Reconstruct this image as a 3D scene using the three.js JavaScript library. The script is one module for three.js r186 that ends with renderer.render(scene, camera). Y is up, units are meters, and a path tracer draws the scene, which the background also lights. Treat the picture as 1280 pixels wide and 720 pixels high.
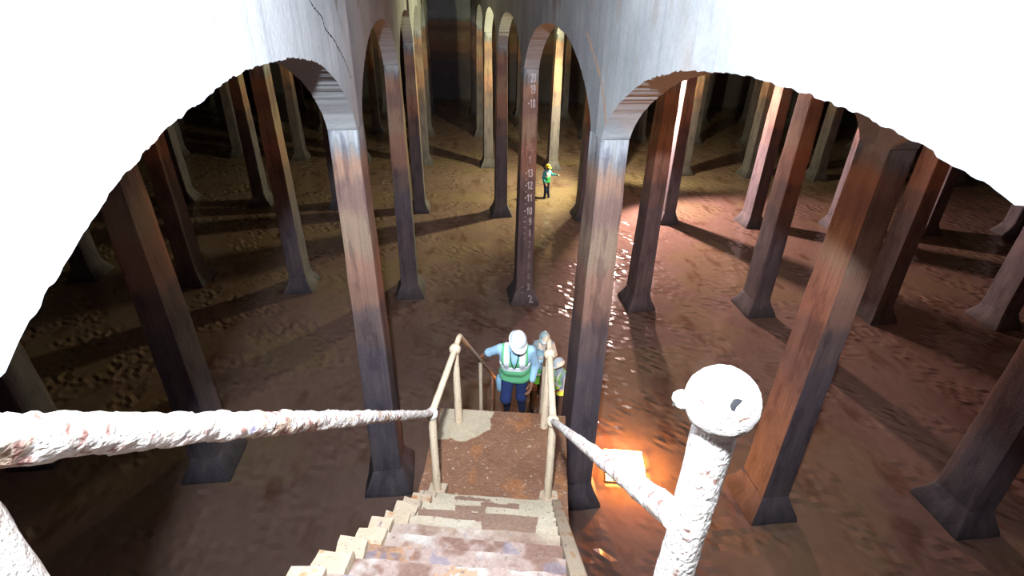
import * as THREE from 'three';
import { mergeGeometries } from 'three/addons/utils/BufferGeometryUtils.js';

// ------------------------------------------------------------------ camera, light, exposure
const scene = new THREE.Scene();
scene.background = new THREE.Color(0x000000);          // a closed underground tank: no sky
const camera = new THREE.PerspectiveCamera(57.37, 1280 / 720, 0.05, 200);
camera.position.set(1.4035, 8.4, 0);
camera.rotation.order = 'YXZ';
camera.rotation.set(-0.50617, -0.12391, 0.02213);
const renderer = new THREE.WebGLRenderer({ antialias: true });
renderer.toneMapping = THREE.LinearToneMapping;
renderer.toneMappingExposure = 1.0;
renderer.shadowMap.enabled = true;
const LIGHT = {
  work: { color: new THREE.Color(0.80, 0.90, 1.0), intensity: 330, w: 0.30, h: 0.2, pos: [1.22, 9.55, 0.05], aim: [1.75, 7.0, -6.0] },
  // three flood heads on one tripod: a reddish one toward the stair, two yellow ones to the left and to the far end (degrees round from the stair side)
  tripod: { pos: [8.78, 4.4, -24.0], heads: [[30, 62, new THREE.Color(1.0, 0.71, 0.64), 680], [-106, 76, new THREE.Color(0.95, 0.95, 0.54), 340], [140, 58, new THREE.Color(0.95, 0.95, 0.54), 230]] },
  flood: { color: new THREE.Color(1.0, 0.36, 0.09), intensity: 20, pos: [4.70, 0.32, -7.30] },
};

// ------------------------------------------------------------------ helpers
const H0 = 8.4, D1 = 7.389, PITCH = 7.4617, SPACE = 3.5396, SKEW = -0.6508;   // column lattice
const SPRING = 6.8, WALL_TOP = 8.95, HALF_W = 0.19, HALF_D = 0.28;
let seed = 12345;
const rnd = () => { seed = (seed * 1664525 + 1013904223) >>> 0; return seed / 4294967296; };
const used = {};
const numbered = (n) => { const k = used[n] = (used[n] ?? -1) + 1; return k ? `${n}_${String(k).padStart(3, '0')}` : n; };
const sh = (o) => { o.castShadow = true; o.receiveShadow = true; return o; };
function mesh(name, geo, mat, parent) {
  const m = sh(new THREE.Mesh(geo, mat)); m.name = parent === scene ? numbered(name) : name; parent.add(m);
  if (parent !== scene) { const same = parent.children.filter((c) => c !== m && c.userData.base === name).length; if (same) m.name = `${name}_${String(same).padStart(3, '0')}`; m.userData.base = name; }
  return m;
}
function thing(name, label, category, pos = [0, 0, 0], turn = 0, group) {
  const g = new THREE.Group(); g.name = numbered(name); g.position.set(...pos); g.rotation.y = turn;
  g.userData = { label, category }; if (group) g.userData.group = group; scene.add(g); return g;
}
function struct(name, geo, mat, label) {
  const m = mesh(name, geo, mat, scene); m.userData = { kind: 'structure' }; if (label) m.userData.label = label; return m;
}
// value noise
const hash = (x, y, z, s) => { let h = Math.imul(x, 374761393) ^ Math.imul(y, 668265263) ^ Math.imul(z, 2147483647 ^ 1274126177) ^ Math.imul(s, 974634777); h = Math.imul(h ^ (h >>> 13), 1274126177); return ((h ^ (h >>> 16)) >>> 0) / 4294967296; };
const sm = (t) => t * t * (3 - 2 * t);
function noise2(x, y, s = 0) {
  const xi = Math.floor(x), yi = Math.floor(y), fx = sm(x - xi), fy = sm(y - yi);
  const a = hash(xi, yi, 0, s), b = hash(xi + 1, yi, 0, s), c = hash(xi, yi + 1, 0, s), d = hash(xi + 1, yi + 1, 0, s);
  return (a + (b - a) * fx) * (1 - fy) + (c + (d - c) * fx) * fy;
}
function fbm(x, y, s = 0, o = 4) { let v = 0, a = 0.5, t = 0; for (let i = 0; i < o; i++) { v += a * noise2(x, y, s + i); t += a; x *= 2.03; y *= 2.03; a *= 0.5; } return v / t; }
function noise3(x, y, z, s = 0) {
  const zi = Math.floor(z), f = sm(z - zi);
  return noise2(x + zi * 17.3, y + zi * 9.1, s + zi * 3) * (1 - f) + noise2(x + (zi + 1) * 17.3, y + (zi + 1) * 9.1, s + (zi + 1) * 3) * f;
}
const lerp = (a, b, t) => a + (b - a) * t;
const clamp = (x, a = 0, b = 1) => Math.min(b, Math.max(a, x));
const step = (a, b, x) => sm(clamp((x - a) / (b - a)));
const mix = (a, b, t) => [lerp(a[0], b[0], t), lerp(a[1], b[1], t), lerp(a[2], b[2], t)];
function tex(w, h, fn, { srgb = true, repeat } = {}) {
  const d = new Uint8Array(w * h * 4);
  for (let y = 0; y < h; y++) for (let x = 0; x < w; x++) {
    const c = fn(x, y), i = (y * w + x) * 4;
    if (typeof c === 'number') d[i] = d[i + 1] = d[i + 2] = clamp(c) * 255; else { d[i] = clamp(c[0], 0, 255); d[i + 1] = clamp(c[1], 0, 255); d[i + 2] = clamp(c[2], 0, 255); }
    d[i + 3] = 255;
  }
  const t = new THREE.DataTexture(d, w, h, THREE.RGBAFormat);
  if (srgb) t.colorSpace = THREE.SRGBColorSpace;
  t.magFilter = THREE.LinearFilter; t.minFilter = THREE.LinearMipmapLinearFilter; t.generateMipmaps = true;
  t.wrapS = t.wrapT = THREE.RepeatWrapping; if (repeat) t.repeat.set(...repeat); t.needsUpdate = true; return t;
}
function canvasMask(w, h, draw) {        // white drawing on black -> sampler in [0, 1] with y up
  const c = document.createElement('canvas'); c.width = w; c.height = h; const g = c.getContext('2d');
  g.fillStyle = '#000'; g.fillRect(0, 0, w, h); g.fillStyle = g.strokeStyle = '#fff'; draw(g);
  const d = g.getImageData(0, 0, w, h).data;
  return (x, y) => d[((h - 1 - clamp(y | 0, 0, h - 1)) * w + clamp(x | 0, 0, w - 1)) * 4] / 255;
}
function wrapNoise(px, py, s, o, x, y) {   // tileable fbm, x and y in [0, 1)
  const a = fbm(x * px, y * py, s, o), b = fbm((x - 1) * px, y * py, s, o), c = fbm(x * px, (y - 1) * py, s, o), d = fbm((x - 1) * px, (y - 1) * py, s, o);
  const wx = x, wy = y; return (a * (1 - wx) + b * wx) * (1 - wy) + (c * (1 - wx) + d * wx) * wy;
}
const STD = (o) => new THREE.MeshStandardMaterial(o);
function geom(pos, uv, idx, groups) {
  const g = new THREE.BufferGeometry();
  g.setAttribute('position', new THREE.Float32BufferAttribute(pos, 3));
  g.setAttribute('uv', new THREE.Float32BufferAttribute(uv, 2)); g.setIndex(idx);
  if (groups) groups.forEach((q) => g.addGroup(...q));
  g.computeVertexNormals(); return g;
}

// ------------------------------------------------------------------ materials
const grainBump = tex(512, 512, (x, y) => wrapNoise(40, 40, 5, 4, x / 512, y / 512), { srgb: false, repeat: [1, 1] });
const bumpAt = (rx, ry) => { const t = grainBump.clone(); t.repeat.set(rx, ry); t.needsUpdate = true; return t; };

// limewashed arcade walls, one map per near bay; local metres: z from the bay's first column axis, y from 6.6
const BAYW = PITCH, BAYH = WALL_TOP - 6.6;
function wallMap(w, s, mask, stain, line, lightLift = 0) {  // near bays whitened in colour to make up for grazing lamp light
  const h = Math.round(w * BAYH / BAYW);
  return tex(w, h, (x, y) => {
    const z = x / w * BAYW, yy = 6.6 + y / h * BAYH;
    const n = fbm(z * 1.4, yy * 1.4, s, 5), streak = fbm(z * 9, yy * 0.5, s + 9, 3), g = fbm(z * 30, yy * 30, s + 20, 3);
    let c = mix([146 + lightLift, 148 + lightLift, 151 + lightLift], [184 + lightLift, 184 + lightLift, 185 + lightLift], clamp(n * 1.5 - 0.25));
    c = mix(c, [122, 125, 132], clamp((streak - 0.55) * 2.2) * 0.35);
    c = c.map((v) => v + (g - 0.5) * 16);
    const st = fbm(z * 2.6 + 4, yy * 1.3, s + 31, 4); if (st > 0.66) c = mix(c, [165, 150, 140], clamp((st - 0.66) * 8) * 0.45);
    if (stain) for (const [sz, sy, r] of stain) { const d = Math.hypot(z - sz, (yy - sy) * 0.6) / r + (fbm(z * 6, yy * 3, s + 40, 4) - 0.5) * 1.2; if (d < 0.7) c = mix(c, [128, 108, 96], clamp((0.7 - d) * 2) * 0.7); }
    if (line) { const k = line(x / w, y / h); if (k) c = mix(c, [212, 168, 138], k * 0.75); }
    if (mask) { const k = mask(x / w, y / h); if (k) c = mix(c, [34, 28, 28], k); }
    return c;
  });
}
function polyMask(w, pts, width, jitter) {      // pts: [z, y] in bay metres
  const h = Math.round(w * BAYH / BAYW);
  const m = canvasMask(w, h, (g) => {
    g.lineCap = g.lineJoin = 'round';
    const path = [];
    for (let i = 0; i < pts.length - 1; i++) for (let k = 0; k < 14; k++) { const t = k / 14; path.push([lerp(pts[i][0], pts[i + 1][0], t) + (rnd() - 0.5) * jitter, lerp(pts[i][1], pts[i + 1][1], t) + (rnd() - 0.5) * jitter]); }
    for (let i = 0; i < path.length - 1; i++) {
      g.lineWidth = width * w / BAYW * (0.5 + rnd()); g.beginPath();
      g.moveTo(path[i][0] / BAYW * w, h - (path[i][1] - 6.6) / BAYH * h); g.lineTo(path[i + 1][0] / BAYW * w, h - (path[i + 1][1] - 6.6) / BAYH * h); g.stroke();
    }
  });
  return (u, v) => m(u * w, v * h);
}
const rowZ = (j, i) => D1 + (i - 1) * PITCH + j * SKEW + 0.22;                 // column axis, metres ahead of the camera
const bayRef = (j, b, Z) => Z - rowZ(j, b);
const crack = polyMask(2048, [[5.30, 8.50], [5.75, 8.28], [6.10, 8.17], [6.14, 8.08], [6.56, 7.94], [7.10, 7.66], [7.40, 7.42]].map(([Z, y]) => [bayRef(0, 0, Z), y]), 0.016, 0.02);
const rustA = polyMask(2048, [[7.9, 7.98], [7.4, 7.74], [7.0, 7.52]].map(([Z, y]) => [bayRef(1, 1, Z), y]), 0.05, 0.03);
const rustB = polyMask(2048, [[6.95, 7.48], [6.8, 7.36], [6.6, 7.12], [6.5, 6.98]].map(([Z, y]) => [bayRef(1, 0, Z), y]), 0.05, 0.03);
const wallOpts = (map) => ({ map, roughness: 0.9, bumpMap: bumpAt(6, 2), bumpScale: 0.003 });
const M = {};
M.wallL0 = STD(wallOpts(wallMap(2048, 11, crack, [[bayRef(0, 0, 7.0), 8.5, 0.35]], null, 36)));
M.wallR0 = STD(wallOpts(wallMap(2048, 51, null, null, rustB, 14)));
M.wallR1 = STD(wallOpts(wallMap(1536, 71, null, [[3.4, 8.8, 0.7]], rustA)));
M.wallGen = STD(wallOpts(wallMap(1024, 91, null, [[1.2, 8.6, 0.5]])));
M.soffit = STD({ map: tex(256, 1024, (x, y) => { const n = fbm(x / 20, y / 8, 7, 4), g = fbm(x / 90, y / 3, 15, 2); return mix([158, 159, 162], [190, 190, 192], clamp(n * 0.9 + g * 0.5 - 0.2)); }), roughness: 0.95 });

// columns: stain bands by height above the floor, lower tones also cooled for bluish shade
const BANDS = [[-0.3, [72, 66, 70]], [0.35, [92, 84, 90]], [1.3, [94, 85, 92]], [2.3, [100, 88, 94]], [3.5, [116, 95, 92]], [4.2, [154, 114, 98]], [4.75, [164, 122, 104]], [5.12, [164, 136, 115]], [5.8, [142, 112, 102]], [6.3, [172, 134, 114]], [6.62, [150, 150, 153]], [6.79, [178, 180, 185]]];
function columnMap(s, w, h, mask) {
  return tex(w, h, (x, y) => {
    const u = x / w * 4, hh = y / h * 6.9;
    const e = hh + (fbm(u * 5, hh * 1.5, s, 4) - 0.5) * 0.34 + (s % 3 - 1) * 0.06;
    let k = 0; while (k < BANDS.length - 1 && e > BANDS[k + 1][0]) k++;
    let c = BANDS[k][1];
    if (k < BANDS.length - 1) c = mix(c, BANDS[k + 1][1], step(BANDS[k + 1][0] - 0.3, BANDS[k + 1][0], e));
    const pn = fbm(u * 4 + 9, hh * 2, s + 50, 4), streak = fbm(u * 16, hh * 0.8, s + 60, 3), g = fbm(u * 40, hh * 60, s + 70, 2);
    if (pn > 0.56) c = mix(c, [c[0] * 0.8 + 34, c[1] * 0.8 + 30, c[2] * 0.8 + 26], clamp((pn - 0.56) * 9) * 0.6);
    if (pn < 0.40) c = mix(c, [c[0] * 0.78, c[1] * 0.76, c[2] * 0.80], clamp((0.40 - pn) * 9) * 0.7);
    c = c.map((v) => v * (0.9 + 0.2 * streak) + (g - 0.5) * 14);
    if (mask) { const m = mask(x, y); if (m) c = mix(c, [244, 244, 250], m * (0.7 + 0.3 * g)); }
    return c;
  });
}
const colOpts = (map) => ({ map, roughness: 0.78, bumpMap: bumpAt(4, 8), bumpScale: 0.008 });
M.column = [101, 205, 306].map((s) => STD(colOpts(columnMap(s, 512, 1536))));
// painted water-depth scale on the face of one column
const SCALE = [[20, 6.59, 1], [19, 6.32, 0.95], [18, 5.97, 0.95], [17, 5.58, 0.12], [16, 5.21, 0.14], [15, 4.84, 0.3], [1, 4.50, 0.8], [13, 4.13, 1], [12, 3.78, 1], [11, 3.42, 1], [10, 3.03, 0.95], [9, 2.71, 0.8], [8, 2.35, 0.5], [7, 1.98, 0.35], [6, 1.64, 0.28], [5, 1.29, 0.22], [4, 0.93, 0.3], [3, 0.57, 0.6], [2, 0.20, 0.6]];
{
  const w = 1024, h = 2048, px = h / 6.9;
  const m = canvasMask(w, h, (g) => {
    g.font = `bold ${Math.round(0.3 * px)}px sans-serif`; g.textAlign = 'right'; g.textBaseline = 'middle';
    for (const [n, y, a] of SCALE) {
      const cy = h - y * px; g.fillStyle = g.strokeStyle = `rgba(255,255,255,${a})`;
      g.fillText(String(n), n === 1 ? 176 : 214, cy);
      if (n > 7 && n < 18 || n === 18 || n === 3) { g.fillRect(84, cy - 5, 26, 10); if (n < 15) g.fillRect(92, cy + 0.18 * px - 4, 16, 8); }
    }
  });
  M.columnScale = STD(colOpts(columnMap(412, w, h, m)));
}

// mud under shallow turbid water; the map covers x -26..38, forward -4..52
const FX0 = -26, FX1 = 38, FZ0 = -4, FZ1 = 53;
const mudMap = tex(2048, 2048, (x, y) => {
  const X = FX0 + x / 2048 * (FX1 - FX0), Z = FZ0 + y / 2048 * (FZ1 - FZ0);
  const n = fbm(X * 0.45, Z * 0.25, 3, 5), f = fbm(X * 2.2, Z * 1.1, 13, 4), g = fbm(X * 9, Z * 6, 23, 3);
  let c = mix([122, 96, 86], [146, 118, 106], clamp(n * 1.8 - 0.4));
  const silt = fbm(X * 0.35 + 3, Z * 0.5, 33, 5); if (silt > 0.52) c = mix(c, [138, 116, 90], clamp((silt - 0.52) * 14) * 0.6);   // patches of ochre silt
  if (f > 0.62) c = mix(c, [92, 62, 48], clamp((f - 0.62) * 6) * 0.5);
  return c.map((v) => v + (g - 0.5) * 12);
});
// choppy wavelets: a net of small facets over a slow swell, heights in a float texture (tiles every 5 m)
const ripple = (() => {
  const N = 1024, C = 38, d = new Float32Array(N * N * 4), hgt = (i, j) => { i = (i + C) % C; j = (j + C) % C; return (hash(i, j, 7, 61) - 0.5) * (0.12 + 1.6 * step(0.4, 0.72, noise2(i / 5, j / 5, 67))); };
  for (let y = 0; y < N; y++) for (let x = 0; x < N; x++) {
    const u = x / N * C, v = y / N * C, i = Math.floor(u), j = Math.floor(v), fu = u - i, fv = v - j, a = hgt(i, j), b = hgt(i + 1, j), c = hgt(i, j + 1), e = hgt(i + 1, j + 1);
    const f = fu + fv < 1 ? a + (b - a) * fu + (c - a) * fv : e + (c - e) * (1 - fu) + (b - e) * (1 - fv);
    const q = 0.5 + 0.5 * f + 0.35 * (wrapNoise(6, 7, 71, 1, x / N, y / N) - 0.5), k = (y * N + x) * 4; d[k] = d[k + 1] = d[k + 2] = q; d[k + 3] = 1;
  }
  const t = new THREE.DataTexture(d, N, N, THREE.RGBAFormat, THREE.FloatType); t.magFilter = THREE.LinearFilter; t.wrapS = t.wrapT = THREE.RepeatWrapping; t.repeat.set((FX1 - FX0) / 5, (FZ1 - FZ0) / 5); t.needsUpdate = true; return t;
})();
M.water = new THREE.MeshPhysicalMaterial({ map: mudMap, roughness: 0.15, ior: 1.4, bumpMap: ripple, bumpScale: 0.056 });
M.mud = STD({ color: 0x6b4c3a, roughness: 0.9 });
M.vault = STD({ map: tex(512, 512, (x, y) => { const n = wrapNoise(8, 8, 81, 5, x / 512, y / 512); return mix([150, 150, 155], [196, 196, 200], clamp(n * 1.6 - 0.3)); }), roughness: 0.95 });
M.tankWall = STD({ map: tex(512, 1024, (x, y) => {       // the outer walls carry the columns' stain bands and shade-cooled lower tones up to the springing, limewash above
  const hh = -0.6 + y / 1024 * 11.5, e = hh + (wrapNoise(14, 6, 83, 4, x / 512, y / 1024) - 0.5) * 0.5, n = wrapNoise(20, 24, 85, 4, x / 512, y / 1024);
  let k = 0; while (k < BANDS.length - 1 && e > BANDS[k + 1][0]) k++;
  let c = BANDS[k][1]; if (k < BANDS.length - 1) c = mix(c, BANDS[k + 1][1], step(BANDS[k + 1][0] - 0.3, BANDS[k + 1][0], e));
  return c.map((v) => v * (0.86 + 0.28 * n));
}, { repeat: [8, 1] }), roughness: 0.9 });

// stair: coordinates along the flight
const STAINS = [[-0.30, 0.0, 0.02, 0.19], [-0.06, 0.24, 0.21, 0.36], [-0.22, 0.02, 0.34, 0.47], [-0.12, 0.40, 0.48, 0.69, 0.6], [-0.44, -0.0, 0.46, 0.80, 1.6], [0.02, 0.38, 0.72, 0.9, 0.6]];
const stepMap = tex(704, 1536, (x, y) => {              // 1.375 m wide, 3 m long (v from +0.0 back to -3.0 up the stair)
  const u = x / 704 * 1.375 - 0.6875, d = y / 1536 * 3;
  const n = fbm(u * 3, d * 3, 201, 5), f = fbm(u * 9, d * 9, 211, 4), g = fbm(u * 40, d * 40, 221, 3), p = fbm(u * 5 + 3, d * 5, 231, 4);
  let c = mix([152, 138, 116], [172, 158, 136], n);
  const up = step(0.75, 1.25, d + (n - 0.5) * 0.9);                                   // paint and rust on the upper steps, darkened against the near lamp
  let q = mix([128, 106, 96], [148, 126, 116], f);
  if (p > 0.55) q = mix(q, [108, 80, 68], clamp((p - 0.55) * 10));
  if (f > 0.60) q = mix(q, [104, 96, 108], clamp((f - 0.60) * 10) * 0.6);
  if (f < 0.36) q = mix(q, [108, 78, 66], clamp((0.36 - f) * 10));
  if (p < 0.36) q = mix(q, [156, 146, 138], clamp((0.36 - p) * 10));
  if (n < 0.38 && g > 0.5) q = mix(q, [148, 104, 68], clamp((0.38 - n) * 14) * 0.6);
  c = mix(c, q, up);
  for (const [u0, u1, d0, d1, k] of STAINS) {                                          // brown wet patches
    const e = (fbm(u * 14, d * 14, 241, 4) - 0.5) * 0.07;
    const a = Math.min(u - u0, u1 - u, (d - d0) * 1.0, (d1 - d) * 1.0) + e * (k ?? 1);
    if (a > 0) c = mix(c, [112, 84, 68], clamp(a * 120) * 0.92);
  }
  if (g > 0.76) c = mix(c, [110, 92, 84], clamp((g - 0.76) * 12));
  return c.map((v) => v + (fbm(u * 90, d * 90, 251, 2) - 0.5) * 18);
});
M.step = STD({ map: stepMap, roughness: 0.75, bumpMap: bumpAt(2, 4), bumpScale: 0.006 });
M.curb = STD({ map: tex(256, 256, (x, y) => { const n = wrapNoise(6, 6, 301, 4, x / 256, y / 256), g = wrapNoise(30, 30, 305, 3, x / 256, y / 256); let c = mix([156, 136, 114], [184, 164, 140], n); if (n > 0.6) c = mix(c, [160, 112, 76], clamp((n - 0.6) * 10)); if (g > 0.68) c = mix(c, [110, 92, 96], clamp((g - 0.68) * 10)); return c; }), roughness: 0.8, bumpMap: bumpAt(1, 1), bumpScale: 0.006 });
const LW = 1.34, LV0 = -0.45, LV1 = 1.13;                // the landing slab
M.landing = STD({ map: tex(768, 896, (x, y) => {
  const u = x / 768 * LW - LW / 2, v = LV0 + y / 896 * (LV1 - LV0);
  const n = fbm(u * 3, v * 3, 401, 5), f = fbm(u * 10, v * 10, 411, 4), g = fbm(u * 45, v * 45, 421, 3), r = fbm(u * 5 + 7, v * 5, 431, 4);
  let c = mix([110, 75, 55], [132, 94, 70], clamp(n * 1.7 - 0.35));
  if (r > 0.58) c = mix(c, [168, 104, 56], clamp((r - 0.58) * 9) * 0.38);
  if (f < 0.36) c = mix(c, [112, 78, 64], clamp((0.36 - f) * 10) * 0.5);
  const e = (fbm(u * 7, v * 7, 441, 4) - 0.5) * 0.16;                                   // bare cream patch at the far left corner
  const a = Math.min((-0.10 - u) - Math.max(0, 0.86 - v) * 1.1, v - 0.66, (u + 0.66) * 2) + e; if (a > 0) c = mix(c, mix([166, 150, 126], [182, 166, 142], f), clamp(a * 60));
  if (g > 0.72) c = mix(c, [170, 146, 126], clamp((g - 0.76) * 14));
  return c.map((k) => k + (g - 0.5) * 20);
}), roughness: 0.55, bumpMap: bumpAt(2, 3), bumpScale: 0.008 });
M.concrete = STD({ color: new THREE.Color().setRGB(0.2, 0.15, 0.12), roughness: 0.9 });
// lime-crusted, rusting iron: u round the pipe, v in metres along it
const crust = (s, lime) => tex(128, 1024, (x, y) => {
  const u = x / 128, v = y / 1024, n = wrapNoise(3, 14, s, 4, u, v), f = wrapNoise(9, 60, s + 7, 4, u, v), g = wrapNoise(16, 160, s + 15, 3, u, v);
  let c = mix([206, 194, 180], [236, 230, 226], g);
  if (n < 0.56 - lime) c = mix(c, [176, 150, 128], clamp((0.56 - lime - n) * 10));
  if (f > 0.52 + lime * 0.4) c = mix(c, [142, 100, 90], clamp((f - 0.52 - lime * 0.4) * 9));
  if (f < 0.40 - lime * 0.4) c = mix(c, [132, 124, 168], clamp((0.40 - lime * 0.4 - f) * 9) * 0.8);
  return c.map((k) => k + (g - 0.5) * 26);
});
const ironMat = (s, lime) => STD({ map: crust(s, lime), roughness: 0.85, bumpMap: bumpAt(1, 3), bumpScale: 0.006 });
M.ironWhite = ironMat(501, 0.30); M.ironMid = ironMat(531, 0.10); M.ironCream = STD({ map: tex(128, 512, (x, y) => { const n = wrapNoise(4, 12, 561, 4, x / 128, y / 512), g = wrapNoise(14, 60, 567, 3, x / 128, y / 512); let c = mix([196, 172, 142], [224, 204, 178], n); if (g > 0.66) c = mix(c, [120, 84, 64], clamp((g - 0.66) * 10)); return c; }), roughness: 0.8, bumpMap: bumpAt(1, 3), bumpScale: 0.005 });
M.ironRust = STD({ map: tex(128, 512, (x, y) => { const n = wrapNoise(4, 12, 571, 4, x / 128, y / 512), g = wrapNoise(14, 60, 577, 3, x / 128, y / 512); let c = mix([112, 82, 66], [150, 116, 94], n); if (g > 0.62) c = mix(c, [196, 176, 152], clamp((g - 0.62) * 10)); return c; }), roughness: 0.85 });
M.black = STD({ color: 0x16151a, roughness: 0.6 });
M.steel = STD({ color: 0x8a8c90, roughness: 0.4, metalness: 0.8 });
const plain = (hex, r = 0.85) => STD({ color: hex, roughness: r });

// ------------------------------------------------------------------ structure: floor, water, vault, outer walls
function box(x0, x1, y0, y1, z0, z1) { const g = new THREE.BoxGeometry(x1 - x0, y1 - y0, z1 - z0); g.translate((x0 + x1) / 2, (y0 + y1) / 2, (z0 + z1) / 2); return g; }
{
  const W = FX1 - FX0, L = FZ1 - FZ0;
  const g = new THREE.PlaneGeometry(W, L, 1, 1); g.rotateX(-Math.PI / 2); g.translate((FX0 + FX1) / 2, 0, -(FZ0 + FZ1) / 2);
  struct('water_surface', g, M.water, 'shallow muddy brown water lying over the whole tank floor');
  struct('floor', box(FX0, FX1, -0.6, -0.15, -FZ1, -FZ0), M.mud, 'mud floor of the tank under the brown water');
  // barrel vaults along the aisles
  const s = new THREE.Shape(); const top = 10.9; s.moveTo(FX0, top); s.lineTo(FX0, WALL_TOP);
  for (let j = Math.ceil(FX0 / SPACE); j <= Math.floor(FX1 / SPACE); j++) {
    const a = j * SPACE - HALF_W, b = j * SPACE + HALF_W; s.lineTo(a, WALL_TOP); s.lineTo(b, WALL_TOP);
    const x1 = Math.min((j + 1) * SPACE - HALF_W, FX1); for (let k = 1; k < 12; k++) { const t = k / 12; s.lineTo(lerp(b, x1, t), WALL_TOP + 1.35 * Math.sin(Math.PI * t)); }
  }
  s.lineTo(FX1, WALL_TOP); s.lineTo(FX1, top);
  const c = new THREE.ExtrudeGeometry(s, { depth: L, bevelEnabled: false }); c.translate(0, 0, -FZ1);
  struct('ceiling', c, M.vault, 'pale barrel vaults over the aisles');
  struct('wall_back', box(FX0, FX1, -0.6, top, -FZ0 - 0.5, -FZ0 + 0.3), M.tankWall);
  struct('wall_end', box(-40, 40, -0.6, top, -0.4, 0.4), M.tankWall, 'dim plastered wall closing the far end of the tank');
  const e = scene.children.at(-1); e.position.set(3, 0, -50.4); e.rotation.y = -0.182;
  struct('wall_left_outer', box(FX0 - 0.4, FX0 + 0.2, -0.6, top, -FZ1, -FZ0), M.tankWall);
  struct('wall_right_outer', box(FX1 - 0.2, FX1 + 0.4, -0.6, top, -FZ1, -FZ0), M.tankWall);
}

// ------------------------------------------------------------------ arcade walls with their arches
function archWall(seedN) {
  const N = 264, pos = [], uv = [], face = [], sof = [], p = PITCH;
  const ys = [], zs = []; let ridge = 0, rag = 0;
  for (let k = 0; k <= N; k++) {
    const z = p * k / N, a = p / 2 - HALF_D, x = (z - p / 2) / a;
    if (k % 2 === 0) ridge = (hash(k, seedN, 1, 5) - 0.5) * 0.015 + (noise2(k / 16, 3, seedN) - 0.5) * 0.02;
    rag = (hash(k, seedN, 2, 6) - 0.5) * 0.004;
    let y = SPRING + (Math.abs(x) >= 1 ? 0 : 1.17 * Math.pow(1 - Math.pow(Math.abs(x), 2.3), 0.7)); if (Math.abs(x) < 1) y += ridge + rag;
    ys.push(y); zs.push(z);
  }
  for (const side of [-1, 1]) {                                    // the two faces
    const o = pos.length / 3;
    for (let k = 0; k <= N; k++) { pos.push(side * HALF_W, ys[k], -zs[k], side * HALF_W, WALL_TOP, -zs[k]); uv.push(zs[k] / p, (ys[k] - 6.6) / BAYH, zs[k] / p, 1); }
    for (let k = 0; k < N; k++) { const i = o + 2 * k; side > 0 ? face.push(i, i + 2, i + 1, i + 1, i + 2, i + 3) : face.push(i, i + 1, i + 2, i + 1, i + 3, i + 2); }
  }
  const o = pos.length / 3; let len = 0;
  for (let k = 0; k <= N; k++) { if (k) len += Math.hypot(zs[k] - zs[k - 1], ys[k] - ys[k - 1]); pos.push(-HALF_W, ys[k], -zs[k], HALF_W, ys[k], -zs[k]); uv.push(0, len / 2, 0.38, len / 2); }
  for (let k = 0; k < N; k++) { const i = o + 2 * k; sof.push(i, i + 2, i + 1, i + 1, i + 2, i + 3); }
  const t = pos.length / 3;
  for (const z of [0, p]) pos.push(-HALF_W, WALL_TOP, -z, HALF_W, WALL_TOP, -z), uv.push(0, 0, 0, 0);
  face.push(t, t + 1, t + 2, t + 1, t + 3, t + 2);
  for (const k of [0, N]) { const q = pos.length / 3; pos.push(-HALF_W, ys[k], -zs[k], HALF_W, ys[k], -zs[k], -HALF_W, WALL_TOP, -zs[k], HALF_W, WALL_TOP, -zs[k]); uv.push(0, 0, 0, 0, 0, 0, 0, 0); k ? face.push(q, q + 2, q + 1, q + 1, q + 2, q + 3) : face.push(q, q + 1, q + 2, q + 1, q + 3, q + 2); }
  return geom(pos, uv, [...face, ...sof], [[0, face.length, 0], [face.length, sof.length, 1]]);
}
const archGeo = [archWall(1), archWall(2), archWall(3)];
const LINES = [-6, 9], ROWS = 6;
for (let j = LINES[0]; j <= LINES[1]; j++) for (let b = 0; b <= ROWS - 1; b++) {
  const side = j <= 0 ? 'wall_left' : 'wall_right';
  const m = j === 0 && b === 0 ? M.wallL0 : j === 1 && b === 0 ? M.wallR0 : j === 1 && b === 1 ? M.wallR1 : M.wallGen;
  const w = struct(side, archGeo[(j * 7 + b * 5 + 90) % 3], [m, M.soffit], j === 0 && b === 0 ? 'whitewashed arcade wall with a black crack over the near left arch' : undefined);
  w.position.set(j * SPACE, 0, -rowZ(j, b));
}

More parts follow.
